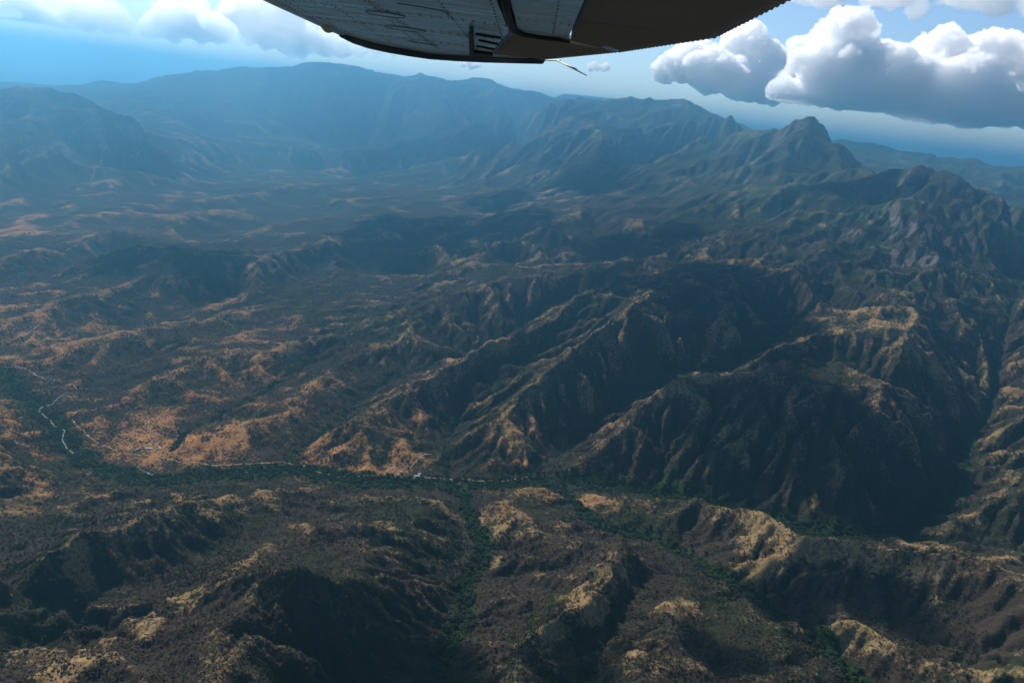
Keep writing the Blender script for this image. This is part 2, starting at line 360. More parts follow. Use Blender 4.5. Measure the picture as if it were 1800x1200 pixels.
def blur(a, r, n=2):
    for _ in range(n):
        for ax in (0, 1):
            p = np.pad(a, [(r+1, r) if k == ax else (0, 0) for k in (0, 1)], mode='edge')
            c = np.cumsum(p, axis=ax, dtype=np.float64)
            if ax == 0: a = (c[2*r+1:]-c[:-2*r-1])/(2*r+1)
            else: a = (c[:,2*r+1:]-c[:,:-2*r-1])/(2*r+1)
    return a.astype(np.float32)
def lift(g, h, rid, r, lim):
    """bring eroded crests back to their surveyed heights, spread smoothly to both sides"""
    for rr, lim in ((r+2, lim), (r-1, lim*.4), (4, lim*.15)):
        m = np.isfinite(rid).astype(np.float32); res = np.where(m > 0, np.clip(np.nan_to_num(rid)-h, -lim*.6, lim), 0).astype(np.float32)
        num, den = blur(res, rr, 3), blur(m, rr, 3)
        h = h+num/np.maximum(den, 1e-6)*np.clip(den*rr*2.2, 0, 1)
    return h.astype(np.float32)
g0 = Grid(-24000,-2000,24000,34000,80); g1 = Grid(-7500,2400,6400,12400,25); g2 = Grid(-3000,750,3300,5000,8)
def pins(g, wob):
    r = raster(g, RIDGES, True, wob); v = raster(g, VALLEYS, False, wob)
    return r, v
def solve(g, wob, parent, steps, K, lam, diff, seed, ampk, sc, base):
    r, v = pins(g, wob)
    pin = np.where(np.isfinite(v), v, r)
    edge = None
    if parent is None:
        for x, y, z in PLAINS:
            pin[int((y-g.y0)/g.dx), int((x-g.x0)/g.dx)] = z
    else:
        ph = parent(g.X, g.Y).astype(np.float32)
        for sl in ((slice(0,2),slice(None)),(slice(-2,None),slice(None)),(slice(None),slice(0,2)),(slice(None),slice(-2,None))):
            pin[sl] = ph[sl]
        edge = (ph, (1-g.weight(g.X, g.Y, g.dx*10)).astype(np.float32))
    h = membrane(pin.astype(np.float32))
    if parent is None:
        h = np.where(np.hypot(g.X, g.Y) > 20000, h*np.clip((26000-np.hypot(g.X,g.Y))/6000,.2,1), h).astype(np.float32)
    rel = np.clip(h, 0, 700)
    wx = fbm(g.X, g.Y, sc*1.2, 3, seed+5)*sc*.25; wy = fbm(g.X, g.Y, sc*1.2, 3, seed+9)*sc*.25
    amp = (ridged(g.X+wx, g.Y+wy, sc, 5, seed)-1.25)*(ampk*(base+rel*.30))
    he, Ae = erode(g, h, r, v, steps, K, lam, diff, seed, amp.astype(np.float32), edge)
    he = lift(g, he, r, 6, 300 if parent is None else 150 if g.dx > 10 else 100)
    if edge is not None: he = edge[1]*edge[0]+(1-edge[1])*he
    return he, Ae, h
h0, A0, e0 = solve(g0, 0, None, 60, .03, .012, .045, 3, .33, 1500, 90)
f0 = lambda x, y: g0.sample(h0, x, y)
h1, A1, e1 = solve(g1, 30, f0, 100, .028, .011, .05, 13, .55, 600, 120)
def f1(x, y):
    w = g1.weight(x, y, 600); return f0(x, y)*(1-w)+g1.sample(h1, x, y)*w
h2, A2, e2 = solve(g2, 12, f1, 110, .027, .011, .05, 23, .40, 260, 42)
def height(x, y):
    w = g2.weight(x, y, 260); return f1(x, y)*(1-w)+g2.sample(h2, x, y)*w
def build_fan(height, n_az=900, azspan=38.):
    fine = np.radians(np.linspace(-azspan, azspan, n_az))
    out = np.radians(np.concatenate([np.linspace(azspan, 360-azspan, 130)[1:-1]]))
    az = np.concatenate([fine, out])
    rr = [0., 150., 300., 450., 600., 720., 800.]
    r = 860.
    while r < 80000:
        rr.append(r)
        r *= 1.0029 if r < 9500 else (1.0045 if r < 16500 else 1.02)
    rr = np.array(rr)
    Rm, Am = np.meshgrid(rr, az, indexing='ij')
    return Rm*np.sin(Am), Rm*np.cos(Am), len(rr), len(az)
def fan_faces(nr, na):
    i = np.arange(nr-1)[:,None]; j = np.arange(na)[None,:]; j2 = (j+1) % na
    a = i*na+j; b = i*na+j2; c = (i+1)*na+j2; d = (i+1)*na+j
    return np.stack([a, b, c, d], -1).reshape(-1, 4)[:, ::-1]
def np_mesh(name, co, quads):
    me = bpy.data.meshes.new(name)
    k = quads.shape[1]
    me.vertices.add(len(co)); me.vertices.foreach_set('co', co.astype(np.float32).ravel())
    me.loops.add(quads.size); me.loops.foreach_set('vertex_index', quads.astype(np.int32).ravel())
    me.polygons.add(len(quads)); me.polygons.foreach_set('loop_start', np.arange(0, quads.size, k, dtype=np.int32))
    me.update(calc_edges=True)
    me.polygons.foreach_set('use_smooth', np.ones(len(quads), bool))
    return me
# ---------------------------------------------------------------- derived fields: ridges, drainage, rivers
def fields(g, h, A, m):
    r = max(2, int(m/g.dx)); conv = (h-blur(h, r))/m          # convex > 0, hollow < 0
    gy, gx = np.gradient(h, g.dx)
    return conv, np.hypot(gx, gy), np.log10(np.maximum(A, 1))
FS0, FS1, FS2 = fields(g0, h0, A0, 240), fields(g1, h1, A1, 100), fields(g2, h2, A2, 56)
def field(k, x, y):
    w1 = g1.weight(x, y, 600); w2 = g2.weight(x, y, 260)
    q = g0.sample(FS0[k], x, y)*(1-w1)+g1.sample(FS1[k], x, y)*w1
    return q*(1-w2)+g2.sample(FS2[k], x, y)*w2
def line_mask(g, lines, width):
    p = np.isfinite(raster(g, lines, False, 12)).astype(np.float32)
    b = blur(p, max(1, int(width/g.dx)), 2)*max(1, int(width/g.dx))*2
    return np.clip(b, 0, 1)
RIV2 = np.maximum(np.maximum(line_mask(g2, [RIVER[:24]], 36), line_mask(g2, [V_LOW, V_MID], 23)), .9*line_mask(g2, VALLEYS[3:9], 15))
RIV2 = np.maximum(RIV2, line_mask(g2, [RIVER[22:]], 12))
def wetness(x, y):
    w2 = g2.weight(x, y, 200)
    la = field(2, x, y); sl = field(1, x, y)
    ch = np.clip((la-4.4)/1.2, 0, 1)*np.clip(1.3-sl*1.6, 0, 1)
    return np.clip(np.maximum(g2.sample(RIV2, x, y)*w2*(1.25+.55*fbm(x, y, 75, 3, 501)), ch*.55), 0, 1)
HITS = {}
def hit(px, py):
    if (px, py) not in HITS: HITS[px, py] = _hit(px, py)
    return HITS[px, py]
def _hit(px, py):
    """where the line of sight through a point of the photograph meets the terrain"""
    r = ray(px, py); r = r/math.hypot(r[0], r[1])
    d = np.geomspace(900, 40000, 6000); x, y, z = r[0]*d, r[1]*d, H+r[2]*d
    k = np.argmax(z < height(x, y))
    d = np.linspace(d[max(k-1, 0)], d[k], 50); x, y, z = r[0]*d, r[1]*d, H+r[2]*d
    k = np.argmax(z < height(x, y)); return float(x[k]), float(y[k])
def spots(lst, x, y):
    s = np.zeros(np.shape(x), np.float32)
    for px, py, rad, k in lst:
        cx_, cy_ = hit(px, py); s += k*np.exp(-((x-cx_)**2+(y-cy_)**2)/rad**2)
    return s
BARE = [(1340,930,50,.75),(1400,955,45,.7),(1460,955,40,.8),(1530,975,36,.8),(1590,990,30,.7),(1360,985,50,.45),(1330,1000,50,.7),(780,888,40,.9),(840,915,60,.7),(860,950,50,.5),(870,990,25,.9),(650,830,90,.45),(560,800,80,.4),
        (720,800,70,.45),(690,835,70,.45),(300,790,120,.3),(420,770,120,.4),(200,780,100,.3),(240,580,300,.14),(120,570,250,.16),(60,900,120,.3),(100,860,150,.3),(900,800,120,.3),(1245,662,40,.7),(1030,880,40,.6),(1450,1105,40,.9),(1500,1112,40,.8),(1550,1130,30,.6),(1640,925,40,.8),(1700,905,40,.6),
        (1050,1065,25,.8),(1100,1000,25,.5),(110,1185,35,.6),(140,985,25,.6),(150,1020,25,.5),(1570,580,150,.35),(1600,560,120,.35),(1780,700,150,.3),(1760,790,70,.4),(1165,1063,20,.6),(960,1100,30,.5),(1640,1030,40,.3),(1480,840,40,.4),(1290,780,40,.4),(250,1110,12,1.2),(40,405,300,.25),(330,350,300,.2),(400,300,300,.2),(60,600,200,.2)]
ROCK = [(1590,430,190,.9),(1640,470,100,.7),(1540,390,150,.5),(1600,340,200,.4),(1420,260,400,.2)]
def cover(x, y):
    """bareness and rock 0..1, soil hue 0 (straw) .. 1 (red earth)"""
    d = np.hypot(x, y)
    cv = field(0, x, y); sl = field(1, x, y); z = height(x, y)
    n1 = fbm(x, y, 420, 4, 301); n2 = fbm(x, y, 90, 3, 331)
    low = np.clip((170-z)/150, 0, 1)*np.clip((d-1900)/500, 0, 1)*np.clip((900-x)/900, 0, 1)
    bare = .05+.26*n1+.22*n2+np.clip(cv, -.05, .14)*2.4+low*.17+spots(BARE, x, y)-np.clip((z-500)/500, 0, .15)
    bare -= np.clip(.35-d/6000, 0, .3)*np.clip((150-x)/300, 0, 1)*.6
    rock = np.clip((sl-.95)*1.0, 0, .45)*np.clip((z-300)/400, 0, 1)+spots(ROCK, x, y)*np.clip(.4+n2*1.2, 0, 1)
    hue = np.clip(low*1.25+.3*n1+.0, 0, 1)
    green = np.clip((z-380)/420, 0, 1)*np.clip((x+500)/2000, 0, 1)*np.clip(.5+n1, 0, 1)
    return np.clip(bare, 0, .70), np.clip(rock, 0, 1), hue, np.clip(green, 0, 1)

# ---------------------------------------------------------------- the ground: one sheet from under the aircraft to the horizon
fx, fy, nr, na = build_fan(height, 920)
fz = height(fx, fy)
fd = np.hypot(fx, fy)
fine = np.clip((9000-fd)/6000, 0, 1)
slp = field(1, fx, fy)
def gully(x, y, sl):
    wx = fbm(x, y, 160, 2, 601)*45; wy = fbm(x, y, 160, 2, 603)*45
    return (ridged(x+wx, y+wy, 120, 3, 605)-1.2)*13*np.clip(sl-.12, 0, .9)
fz = fz+gully(fx, fy, slp)*np.clip(fine*1.5, 0, 1)+fbm(fx, fy, 55, 4, 77)*(1.6+8*np.clip(slp, 0, 1))*np.clip(fine*1.5, 0, 1)+fbm(fx, fy, 520, 4, 78)*42*np.clip((fd-9000)/5000, 0, 1)*np.clip(fz/300, 0, 1)
fz = np.where(fz > 1535, 1535+(fz-1535)*.1, fz)
bare, rock, hue, green = cover(fx, fy)
wet = wetness(fx, fy)
def set_attr(me, name, a):
    at = me.attributes.new(name, 'FLOAT', 'POINT'); at.data.foreach_set('value', np.ascontiguousarray(a, np.float32).ravel())
gm = np_mesh('hills', np.stack([fx, fy, fz], -1).reshape(-1, 3), fan_faces(nr, na))
for nme, a in (('bare', bare), ('rock', rock), ('hue', hue), ('wet', wet), ('green', green)): set_attr(gm, nme, a)
hills = tag(link(bpy.data.objects.new('hills', gm)), kind='structure')
print('ground', len(gm.polygons)*2, 'tris', round(time.time()-T0, 1))

def ground_material():
    mt, nt, p = newmat('dry_scrub_hills')
    geo = N(nt, 'ShaderNodeNewGeometry'); pos = geo.outputs['Position']
    A = {k: N(nt, 'ShaderNodeAttribute', attribute_name=k).outputs['Fac'] for k in ('bare', 'rock', 'hue', 'wet', 'green')}
    def noise(sc, det=4, rough=.6, seed=0):
        v = pos
        if seed:
            vm = N(nt, 'ShaderNodeVectorMath', operation='ADD'); nt.links.new(pos, vm.inputs[0]); vm.inputs[1].default_value = (seed*313.7, seed*71.3, 0); v = vm.outputs[0]
        n = N(nt, 'ShaderNodeTexNoise', inp={'Scale': 1/sc, 'Detail': det, 'Roughness': rough}); nt.links.new(v, n.inputs['Vector']); return n.outputs[0]
    nf = noise(9, 3, .7); nm = noise(45, 5, .65, 1); nl = noise(260, 5, .6, 2); nx = noise(3.2, 2, .6, 3)
    # shrub and bare earth mottling
    b = mathn(nt, 'ADD', A['bare'], mathn(nt, 'MULTIPLY', mathn(nt, 'SUBTRACT', nf, .5), 1.7))
    b = mathn(nt, 'ADD', b, mathn(nt, 'MULTIPLY', mathn(nt, 'SUBTRACT', nm, .5), .95))
    bf = ramp01(nt, b, .26, .80)
    straw = mixc(nt, nm, (.17,.115,.052), (.33,.22,.10)); red = mixc(nt, nl, (.29,.122,.046), (.42,.20,.082))
    soil = mixc(nt, A['hue'], straw, red)
    soil = mixc(nt, mathn(nt, 'MULTIPLY', nx, .35), soil, (.16,.11,.07))
    olive = mixc(nt, nf, (.016,.019,.010), (.042,.043,.023)); brown = mixc(nt, nf, (.025,.020,.015), (.055,.040,.029))
    scrub = mixc(nt, ramp01(nt, nl, .36, .58), olive, brown)
    scrub = mixc(nt, A['green'], scrub, mixc(nt, nf, (.022,.034,.014), (.060,.072,.028)))
    col = mixc(nt, bf, scrub, soil)
    rk = mixc(nt, nm, (.075,.065,.058), (.16,.135,.115))
    col = mixc(nt, ramp01(nt, mathn(nt, 'ADD', A['rock'], mathn(nt, 'MULTIPLY', mathn(nt, 'SUBTRACT', nm, .5), .8)), .35, .6), col, rk)
    wv = mixc(nt, nf, (.011,.022,.009), (.029,.044,.017))
    col = mixc(nt, ramp01(nt, mathn(nt, 'ADD', A['wet'], mathn(nt, 'MULTIPLY', mathn(nt, 'SUBTRACT', nm, .5), .7)), .35, .6), col, wv)
    nt.links.new(col, p.inputs['Base Color']); p.inputs['Roughness'].default_value = 1; p.inputs['Specular IOR Level'].default_value = 0
    bp = N(nt, 'ShaderNodeBump', inp={'Strength': .8, 'Distance': 3.5}); nt.links.new(mathn(nt, 'ADD', nf, mathn(nt, 'MULTIPLY', nm, 2.5)), bp.inputs['Height']); nt.links.new(bp.outputs[0], p.inputs['Normal'])
    return mt
gm.materials.append(ground_material())
# ---------------------------------------------------------------- vegetation
def foliage_mat(name, a, b):
    mt, nt, p = newmat(name)
    oi = N(nt, 'ShaderNodeObjectInfo'); geo = N(nt, 'ShaderNodeNewGeometry')
    nz = N(nt, 'ShaderNodeTexNoise', inp={'Scale': .7, 'Detail': 3}); nt.links.new(geo.outputs['Position'], nz.inputs['Vector'])
    c = mixc(nt, oi.outputs['Random'], a, b)
    c = mixc(nt, mathn(nt, 'MULTIPLY', nz.outputs[0], .5), c, tuple(q*.55 for q in a))
    nt.links.new(c, p.inputs['Base Color']); p.inputs['Roughness'].default_value = .9; p.inputs['Specular IOR Level'].default_value = .1
    return mt
M_RIV = foliage_mat('riverside_leaves', (.011,.022,.009), (.030,.046,.016))
M_OLIVE = foliage_mat('olive_scrub_leaves', (.018,.021,.010), (.040,.042,.020))
M_BROWN = foliage_mat('leafless_scrub_twigs', (.027,.021,.016), (.054,.040,.029))
M_BARK = plain_mat('bark', (.09,.07,.055), .95, .3, 1.5)
IV1, IF1 = ico(1); IV2, IF2 = ico(2)
def clump_mesh(name, n, seed, mat, flat=.8, lift=.75):
    """a crown of n ragged leaf clumps, about one unit in radius"""
    rg = np.random.default_rng(seed); V = []; Fc = []; o = 0
    for k in range(n):
        a = rg.uniform(0, 6.283); q = rg.uniform(.15, .72)**.8 if k else 0
        c = np.array([math.cos(a)*q, math.sin(a)*q, lift+rg.uniform(-.28, .32)*(1-q*.5)]); s = rg.uniform(.34, .56)*(1-.25*q)
        v = IV1*rg.uniform(.72, 1.28, (len(IV1), 1))*s*np.array([1, 1, flat])+c
        V.append(v); Fc.append(IF1+o); o += len(v)
    me = np_mesh(name, np.concatenate(V), np.concatenate(Fc)); me.materials.append(mat)
    me.polygons.foreach_set('use_smooth', np.zeros(len(me.polygons), bool)); return me
def trunk_mesh(name, seed):
    rg = random.Random(seed); b = MB()
    b.tube([(0,0,-.25),(.02,.01,.2),(rg.uniform(-.06,.06),rg.uniform(-.06,.06),.6)], [.085,.065,.045], 6)
    for k in range(4):
        a = k*1.57+rg.uniform(-.4,.4); b.tube([(0,0,.4+.05*k),(.25*math.cos(a),.25*math.sin(a),.62+.03*k),(.42*math.cos(a),.42*math.sin(a),.85)], [.04,.028,.014], 5)
    me = bpy.data.meshes.new(name); me.from_pydata(b.v, [], b.f); me.materials.append(M_BARK); return me
CROWN = {'riv': [clump_mesh('riverside_crown', 8, 40+i, M_RIV) for i in range(3)],
         'olive': [clump_mesh('scrub_crown', 5, 50+i, M_OLIVE, .75, .5) for i in range(3)],
         'brown': [clump_mesh('twig_crown', 5, 60+i, M_BROWN, .7, .5) for i in range(2)]}
TRUNK = [trunk_mesh('tree_trunk', i) for i in range(3)]

SAND_GLINTS = [[(132,699),(128,691),(117,690),(100,702),(90,711),(76,715),(70,719),(69,726),(79,732),(88,737),(94,748),(106,752),(114,757),(111,764),(110,774),(117,787),(130,798)],[(242,820),(253,827),(270,836)],[(392,830),(404,826)],[(428,824),(436,833)],[(775,862),(787,862)],[(803,852),(810,849)],[(806,864),(814,880)],
        [(232,322),(240,335),(252,338),(262,347)],[(296,346),(302,340)],[(640,848),(648,847)],[(262,1098),(275,1090)],[(45,1130),(62,1129)]]  # the two far strips paint distant river glints in the sand colour
SAND_XY = [(a[0]+(c[0]-a[0])*k/8, a[1]+(c[1]-a[1])*k/8) for ln in SAND_GLINTS[:2] for a, c in zip([hit(*p) for p in ln[:-1]], [hit(*p) for p in ln[1:]]) for k in range(8)]
def off_sand(x, y, m):
    ok = np.ones(len(x), bool)
    for px_, py_ in SAND_XY: ok &= (x-px_)**2+(y-py_)**2 > m*m
    return ok
# candidate plants: spread by area, thinning with distance
def scatter(n, r0, r1, power, az=36):
    u = rng.random(n); a = np.radians(rng.uniform(-az, az, n))
    r = (r0**power+u*(r1**power-r0**power))**(1/power)
    return r*np.sin(a), r*np.cos(a)
def gz(x, y):
    """height of the built sheet (the fan mesh) below a point"""
    z = height(x, y); d = np.hypot(x, y); f = np.clip((9000-d)/6000, 0, 1)
    return z+gully(x, y, field(1, x, y))*np.clip(f*1.5, 0, 1)+fbm(x, y, 55, 4, 77)*(1.6+8*np.clip(field(1, x, y), 0, 1))*np.clip(f*1.5, 0, 1)
sx, sy = scatter(470000, 1000, 5600, 1.15)
sb, sr, sh, sg = cover(sx, sy); sw = wetness(sx, sy)
nn = fbm(sx, sy, 70, 3, 411); n4 = fbm(sx, sy, 350, 3, 412)
keep = rng.random(len(sx)) < np.clip(1.12-1.0*sb-.9*sr+.5*nn, .16+.2*sh, 1)
keep &= sw < .5
sx, sy, sb, sg, nn, n4 = (q[keep] for q in (sx, sy, sb, sg, nn, n4))
sd = np.hypot(sx, sy); ssz = np.clip(np.exp(rng.normal(.62, .38, len(sx)))*(1+.45*nn), .8, 5.2)*(1+.22*np.clip((sd-2000)/2000, 0, 1.2))*(1-.25*np.clip(sb, 0, 1))
kind_brown = (n4+.35*nn+rng.normal(0, .22, len(sx))-.5*sg) > -.08
rx, ry = scatter(230000, 1000, 5600, 1.3)
rw = wetness(rx, ry); keep = rng.random(len(rx)) < np.clip((rw-.32+.3*fbm(rx, ry, 40, 2, 431))*2.2, 0, 1); rx, ry = rx[keep], ry[keep]; keep = off_sand(rx, ry, 5); rx, ry = rx[keep], ry[keep]
rsz = 3.2+3.6*rng.random(len(rx))**1.5
print('plants', len(sx), len(rx))

def instancer(name, x, y, size, src, label, tilt=.0):
    me = bpy.data.meshes.new(name); n = len(x)
    me.vertices.add(n); me.vertices.foreach_set('co', np.stack([x, y, gz(x, y)-size*.12], -1).astype(np.float32).ravel())
    set_attr(me, 'size', size); set_attr(me, 'turn', rng.uniform(0, 6.283, n)); set_attr(me, 'tall', rng.uniform(.75, 1.25, n))
    o = link(bpy.data.objects.new(name, me)); tag(o, label, kind='stuff')
    ng = bpy.data.node_groups.new(name+'_scatter', 'GeometryNodeTree')
    ng.interface.new_socket('Geometry', in_out='INPUT', socket_type='NodeSocketGeometry'); ng.interface.new_socket('Geometry', in_out='OUTPUT', socket_type='NodeSocketGeometry')
    gi = ng.nodes.new('NodeGroupInput'); go = ng.nodes.new('NodeGroupOutput')
    m2p = ng.nodes.new('GeometryNodeMeshToPoints'); ng.links.new(gi.outputs[0], m2p.inputs[0])
    ip = ng.nodes.new('GeometryNodeInstanceOnPoints'); ng.links.new(m2p.outputs[0], ip.inputs['Points'])
    ob = ng.nodes.new('GeometryNodeObjectInfo'); ob.inputs['Object'].default_value = src; ob.inputs['As Instance'].default_value = True; ob.transform_space = 'ORIGINAL'
    ng.links.new(ob.outputs['Geometry'], ip.inputs['Instance'])
    def attr(nm):
        a = ng.nodes.new('GeometryNodeInputNamedAttribute'); a.data_type = 'FLOAT'; a.inputs[0].default_value = nm; return a.outputs[0]
    cr = ng.nodes.new('ShaderNodeCombineXYZ'); ng.links.new(attr('turn'), cr.inputs[2]); ng.links.new(cr.outputs[0], ip.inputs['Rotation'])
    cs = ng.nodes.new('ShaderNodeCombineXYZ'); s = attr('size')
    mu = ng.nodes.new('ShaderNodeMath'); mu.operation = 'MULTIPLY'; ng.links.new(s, mu.inputs[0]); ng.links.new(attr('tall'), mu.inputs[1])
    ng.links.new(s, cs.inputs[0]); ng.links.new(s, cs.inputs[1]); ng.links.new(mu.outputs[0], cs.inputs[2]); ng.links.new(cs.outputs[0], ip.inputs['Scale'])
    ng.links.new(ip.outputs[0], go.inputs[0])
    o.modifiers.new('scatter', 'NODES').node_group = ng
    return o

# single trees one can pick out: river strips, gullies, the straw ridge
def tree(x, y, size, kind, name, label, group):
    k = rng.integers(0, 3); e = empty(name, (x, y, float(gz(np.array([x]), np.array([y]))[0])-.1*size), rng.uniform(0, 6.28))
    dd = math.hypot(x, y)
    if kind == 'riv': label += ', near stretch' if dd < 1550 else ', middle stretch' if dd < 1900 else ', far stretch'
    elif 'straw' in label: label = ('small ' if size < 2.3 else 'large ' if size > 2.9 else '')+label+(', left part' if x < 760 else ', right part' if x > 930 else ', middle part')
    elif 'lower right' in label: label = ('small ' if size < 2.4 else 'large ')+label
    elif kind == 'brown': label = ('small ' if size < 4 else 'large ')+label+(', left of the hamlet' if x < -250 else ' near the hamlet')
    if kind == 'riv': label = ('tall ' if size > 5.8 else 'small ' if size < 4.8 else 'middling ')+label
    e.scale = (size, size, size*rng.uniform(.8, 1.2)); tag(e, label, 'tree' if kind == 'riv' else 'shrub', group)
    c = link(bpy.data.objects.new('crown', CROWN[kind][k % len(CROWN[kind])]), e)
    link(bpy.data.objects.new('trunk', TRUNK[k]), e); return c
def near_pts(pxs, n, spread, seed):
    rg = random.Random(seed); P2 = [hit(*q) for q in pxs]; out = []
    while len(out) < n:
        i = rg.randrange(len(P2)-1); t = rg.random(); a, b = P2[i], P2[i+1]
        x, y = a[0]+(b[0]-a[0])*t+rg.gauss(0, spread), a[1]+(b[1]-a[1])*t+rg.gauss(0, spread)
        if all((x-q[0])**2+(y-q[1])**2 > 36 for q in out): out.append((x, y))
    return out
SRC = {}
for x, y in near_pts([(842,943),(856,967),(838,1000),(808,1040),(824,1083),(794,1117),(770,1160)], 90, 15, 1):
    SRC['riv'] = tree(x, y, random.uniform(4, 7), 'riv', 'broadleaf_tree', 'green broadleaf tree in the wooded gully running down the middle foreground', 'trees in the central gully')
for x, y in near_pts([(1020,900),(1060,925),(1150,945),(1230,985),(1243,1013),(1300,1047),(1350,1073),(1400,1117)], 90, 16, 2):
    tree(x, y, random.uniform(4, 7), 'riv', 'broadleaf_tree', 'dark green tree in the wooded side valley left of the straw ridge', 'trees in the side valley')
for x, y in near_pts([(1340,930),(1400,955),(1460,955),(1530,975),(1600,995)], 70, 26, 3):
    SRC['olive'] = tree(x, y, random.uniform(1.8, 3.4), 'olive', 'round_shrub', 'round olive shrub dotted on the bare straw coloured ridge', 'shrubs on the straw ridge')
for x, y in near_pts([(1400,1095),(1450,1105),(1530,1115),(1560,1135)], 24, 14, 4):
    tree(x, y, random.uniform(1.8, 3.2), 'olive', 'round_shrub', 'olive shrub on the pale ridge at the lower right', 'shrubs on the lower right ridge')
for x, y in near_pts([(560,820),(620,835),(700,832),(750,836),(800,840)], 26, 22, 5):
    SRC['brown'] = tree(x, y, random.uniform(3, 5), 'brown', 'thorn_tree', 'brown thorn tree on the orange earth above the river', 'thorn trees on the orange bank')
instancer('riverside_woodland', rx, ry, rsz, SRC['riv'], 'dense green woodland filling the river bed and gullies')
k = kind_brown
instancer('leafless_scrub', sx[k], sy[k], ssz[k], SRC['brown'], 'brown leafless scrub covering the dry slopes')
instancer('olive_scrub', sx[~k], sy[~k], ssz[~k], SRC['olive'], 'olive green scrub covering the hillsides')

# ---------------------------------------------------------------- dry river bed with painted glints, dirt tracks, houses
def strip(b, pix, width, dz, seed=0):
    pts = [Vector((*hit(*q), 0)) for q in pix]
    fine = []
    for a, c in zip(pts[:-1], pts[1:]):
        n = max(2, int((c-a).length/7)); fine += [a.lerp(c, t/n) for t in range(n)]
    fine.append(pts[-1]); n = len(fine)
    X_ = np.array([q.x for q in fine]); Y_ = np.array([q.y for q in fine])
    X_ = X_+gnoise(X_/23, Y_/23, seed)*width*.5; Y_ = Y_+gnoise(X_/23, Y_/23, seed+1)*width*.5
    tx = np.gradient(X_); ty = np.gradient(Y_); l = np.hypot(tx, ty)+1e-6
    w = width*(.75+.7*gnoise(X_/31, Y_/31, seed+2)); w[0] *= .3; w[-1] *= .3
    V = []
    for s in (-1, -.33, .33, 1):
        x, y = X_-ty/l*w*.5*s, Y_+tx/l*w*.5*s; V.append(np.stack([x, y, gz(x, y)+dz], -1))
    V = np.stack(V, 1).reshape(-1, 3)
    b.add(V, [(i*4+k, i*4+4+k, i*4+5+k, i*4+1+k) for i in range(n-1) for k in range(3)])
M_SAND_GLINT = plain_mat('pale_sand_and_glints', (.16,.155,.13), .9, .2, .05)
M_TRACK = plain_mat('dirt_track_earth', (.36,.22,.12), .95, .15, .05)
b = MB()
for i, q in enumerate(SAND_GLINTS):
    strip(b, q, 4.5 if i < 2 else 3.5, .9, i*7)
tag(b.build('river_bed_and_glints', M_SAND_GLINT), kind='structure')
b = MB()
for i, q in enumerate([[(128,675),(134,683),(150,684),(165,681)],[(136,722),(128,732),(127,738),(136,750),(148,757),(156,768),(170,776)],[(0,645),(40,645),(50,651),(73,663),(97,669)],[(272,734),(250,748),(232,758),(216,769)],[(590,838),(620,838),(650,836),(690,837),(714,840)],[(745,838),(790,842),(850,846),(930,838)],[(170,776),(215,796),(252,800)],[(320,812),(380,818),(440,815),(500,812),(545,822),(590,838)],[(760,797),(742,800),(730,812),(718,824)],[(250,797),(275,803),(300,808),(320,812)],
        [(20,598),(45,588),(70,570)],[(1560,680),(1600,700),(1640,735)],[(160,318),(180,265),(192,258)],[(225,283),(245,268),(262,258)],[(110,440),(140,425),(165,412)],[(720,447),(760,443)]]):
    strip(b, q, 4 if i < 12 else 6, .6, 200+i*7)
tag(b.build('dirt_track', M_TRACK), kind='structure')

M_WALL = plain_mat('limewashed_wall', (.70,.66,.58), .9, .1, .6); M_TIN = plain_mat('tin_roof', (.52,.52,.50), .5, .1, .8); M_RUST = plain_mat('rusty_tin_roof', (.26,.13,.08), .8, .25, .8); M_DOOR = plain_mat('dark_wooden_door', (.06,.045,.035), .8)
def house(px, py, L_, W_, rz, label, rust=False):
    x, y = hit(px, py); z = float(gz(np.array([x]), np.array([y]))[0])
    e = tag(empty('farmhouse', (x, y, z), rz), label, 'house', 'houses of the river hamlet'); h_ = 3.0
    MB().box((0,0,h_/2-.8), (L_, W_, h_+1.6)).build('wall', M_WALL, e)
    r_ = MB(); o = .5; t = W_*.28
    for s in (-1, 1):
        r_.add([(-L_/2-o, s*(W_/2+o), h_-.1), (L_/2+o, s*(W_/2+o), h_-.1), (L_/2+o, 0, h_+t), (-L_/2-o, 0, h_+t), (-L_/2-o, s*(W_/2+o), h_+.1), (L_/2+o, s*(W_/2+o), h_+.1), (L_/2+o, 0, h_+t+.2), (-L_/2-o, 0, h_+t+.2)], [(0,1,2,3),(4,5,6,7),(0,1,5,4),(1,2,6,5),(0,3,7,4),(2,3,7,6)])
    for s in (-1, 1): r_.add([(s*L_/2, -W_/2, h_), (s*L_/2, W_/2, h_), (s*L_/2, 0, h_+t)], [(0,1,2)])
    r_.build('roof', M_RUST if rust else M_TIN, e)
    MB().box((0, -W_/2-.03, 1.05), (1, .1, 2.1)).build('door', M_DOOR, e)
    for s in (-1, 1): MB().box((s*L_*.3, -W_/2-.03, 1.6), (1, .1, 1)).build('window', M_DOOR, e)
house(733,837,17,8,.2,'largest white farmhouse in the cluster beside the river woods')
house(728,841,10,6,1.2,'small rusty roofed house at the lower left edge of the hamlet cluster', True)
house(737,834,9,6,.6,'white house at the upper right edge of the hamlet cluster')
house(690,822,9,6,.4,'lone white hut highest on the orange slope left of the hamlet')
house(717,821,7,5,1.,'tiny rusty roofed hut below the bare ochre spur', True)
house(705,830,7,5,.1,'small white hut between the track and the ochre spur')
house(699,835,8,5,.7,'small white hut beside the orange track left of the hamlet')
house(262,788,20,6,.15,'long white roofed shed on the orange bank at the left')
house(279,787,9,6,1.1,'small white house at the right end of the long shed')
house(242,790,8,5,.5,'small white house left of the long shed')

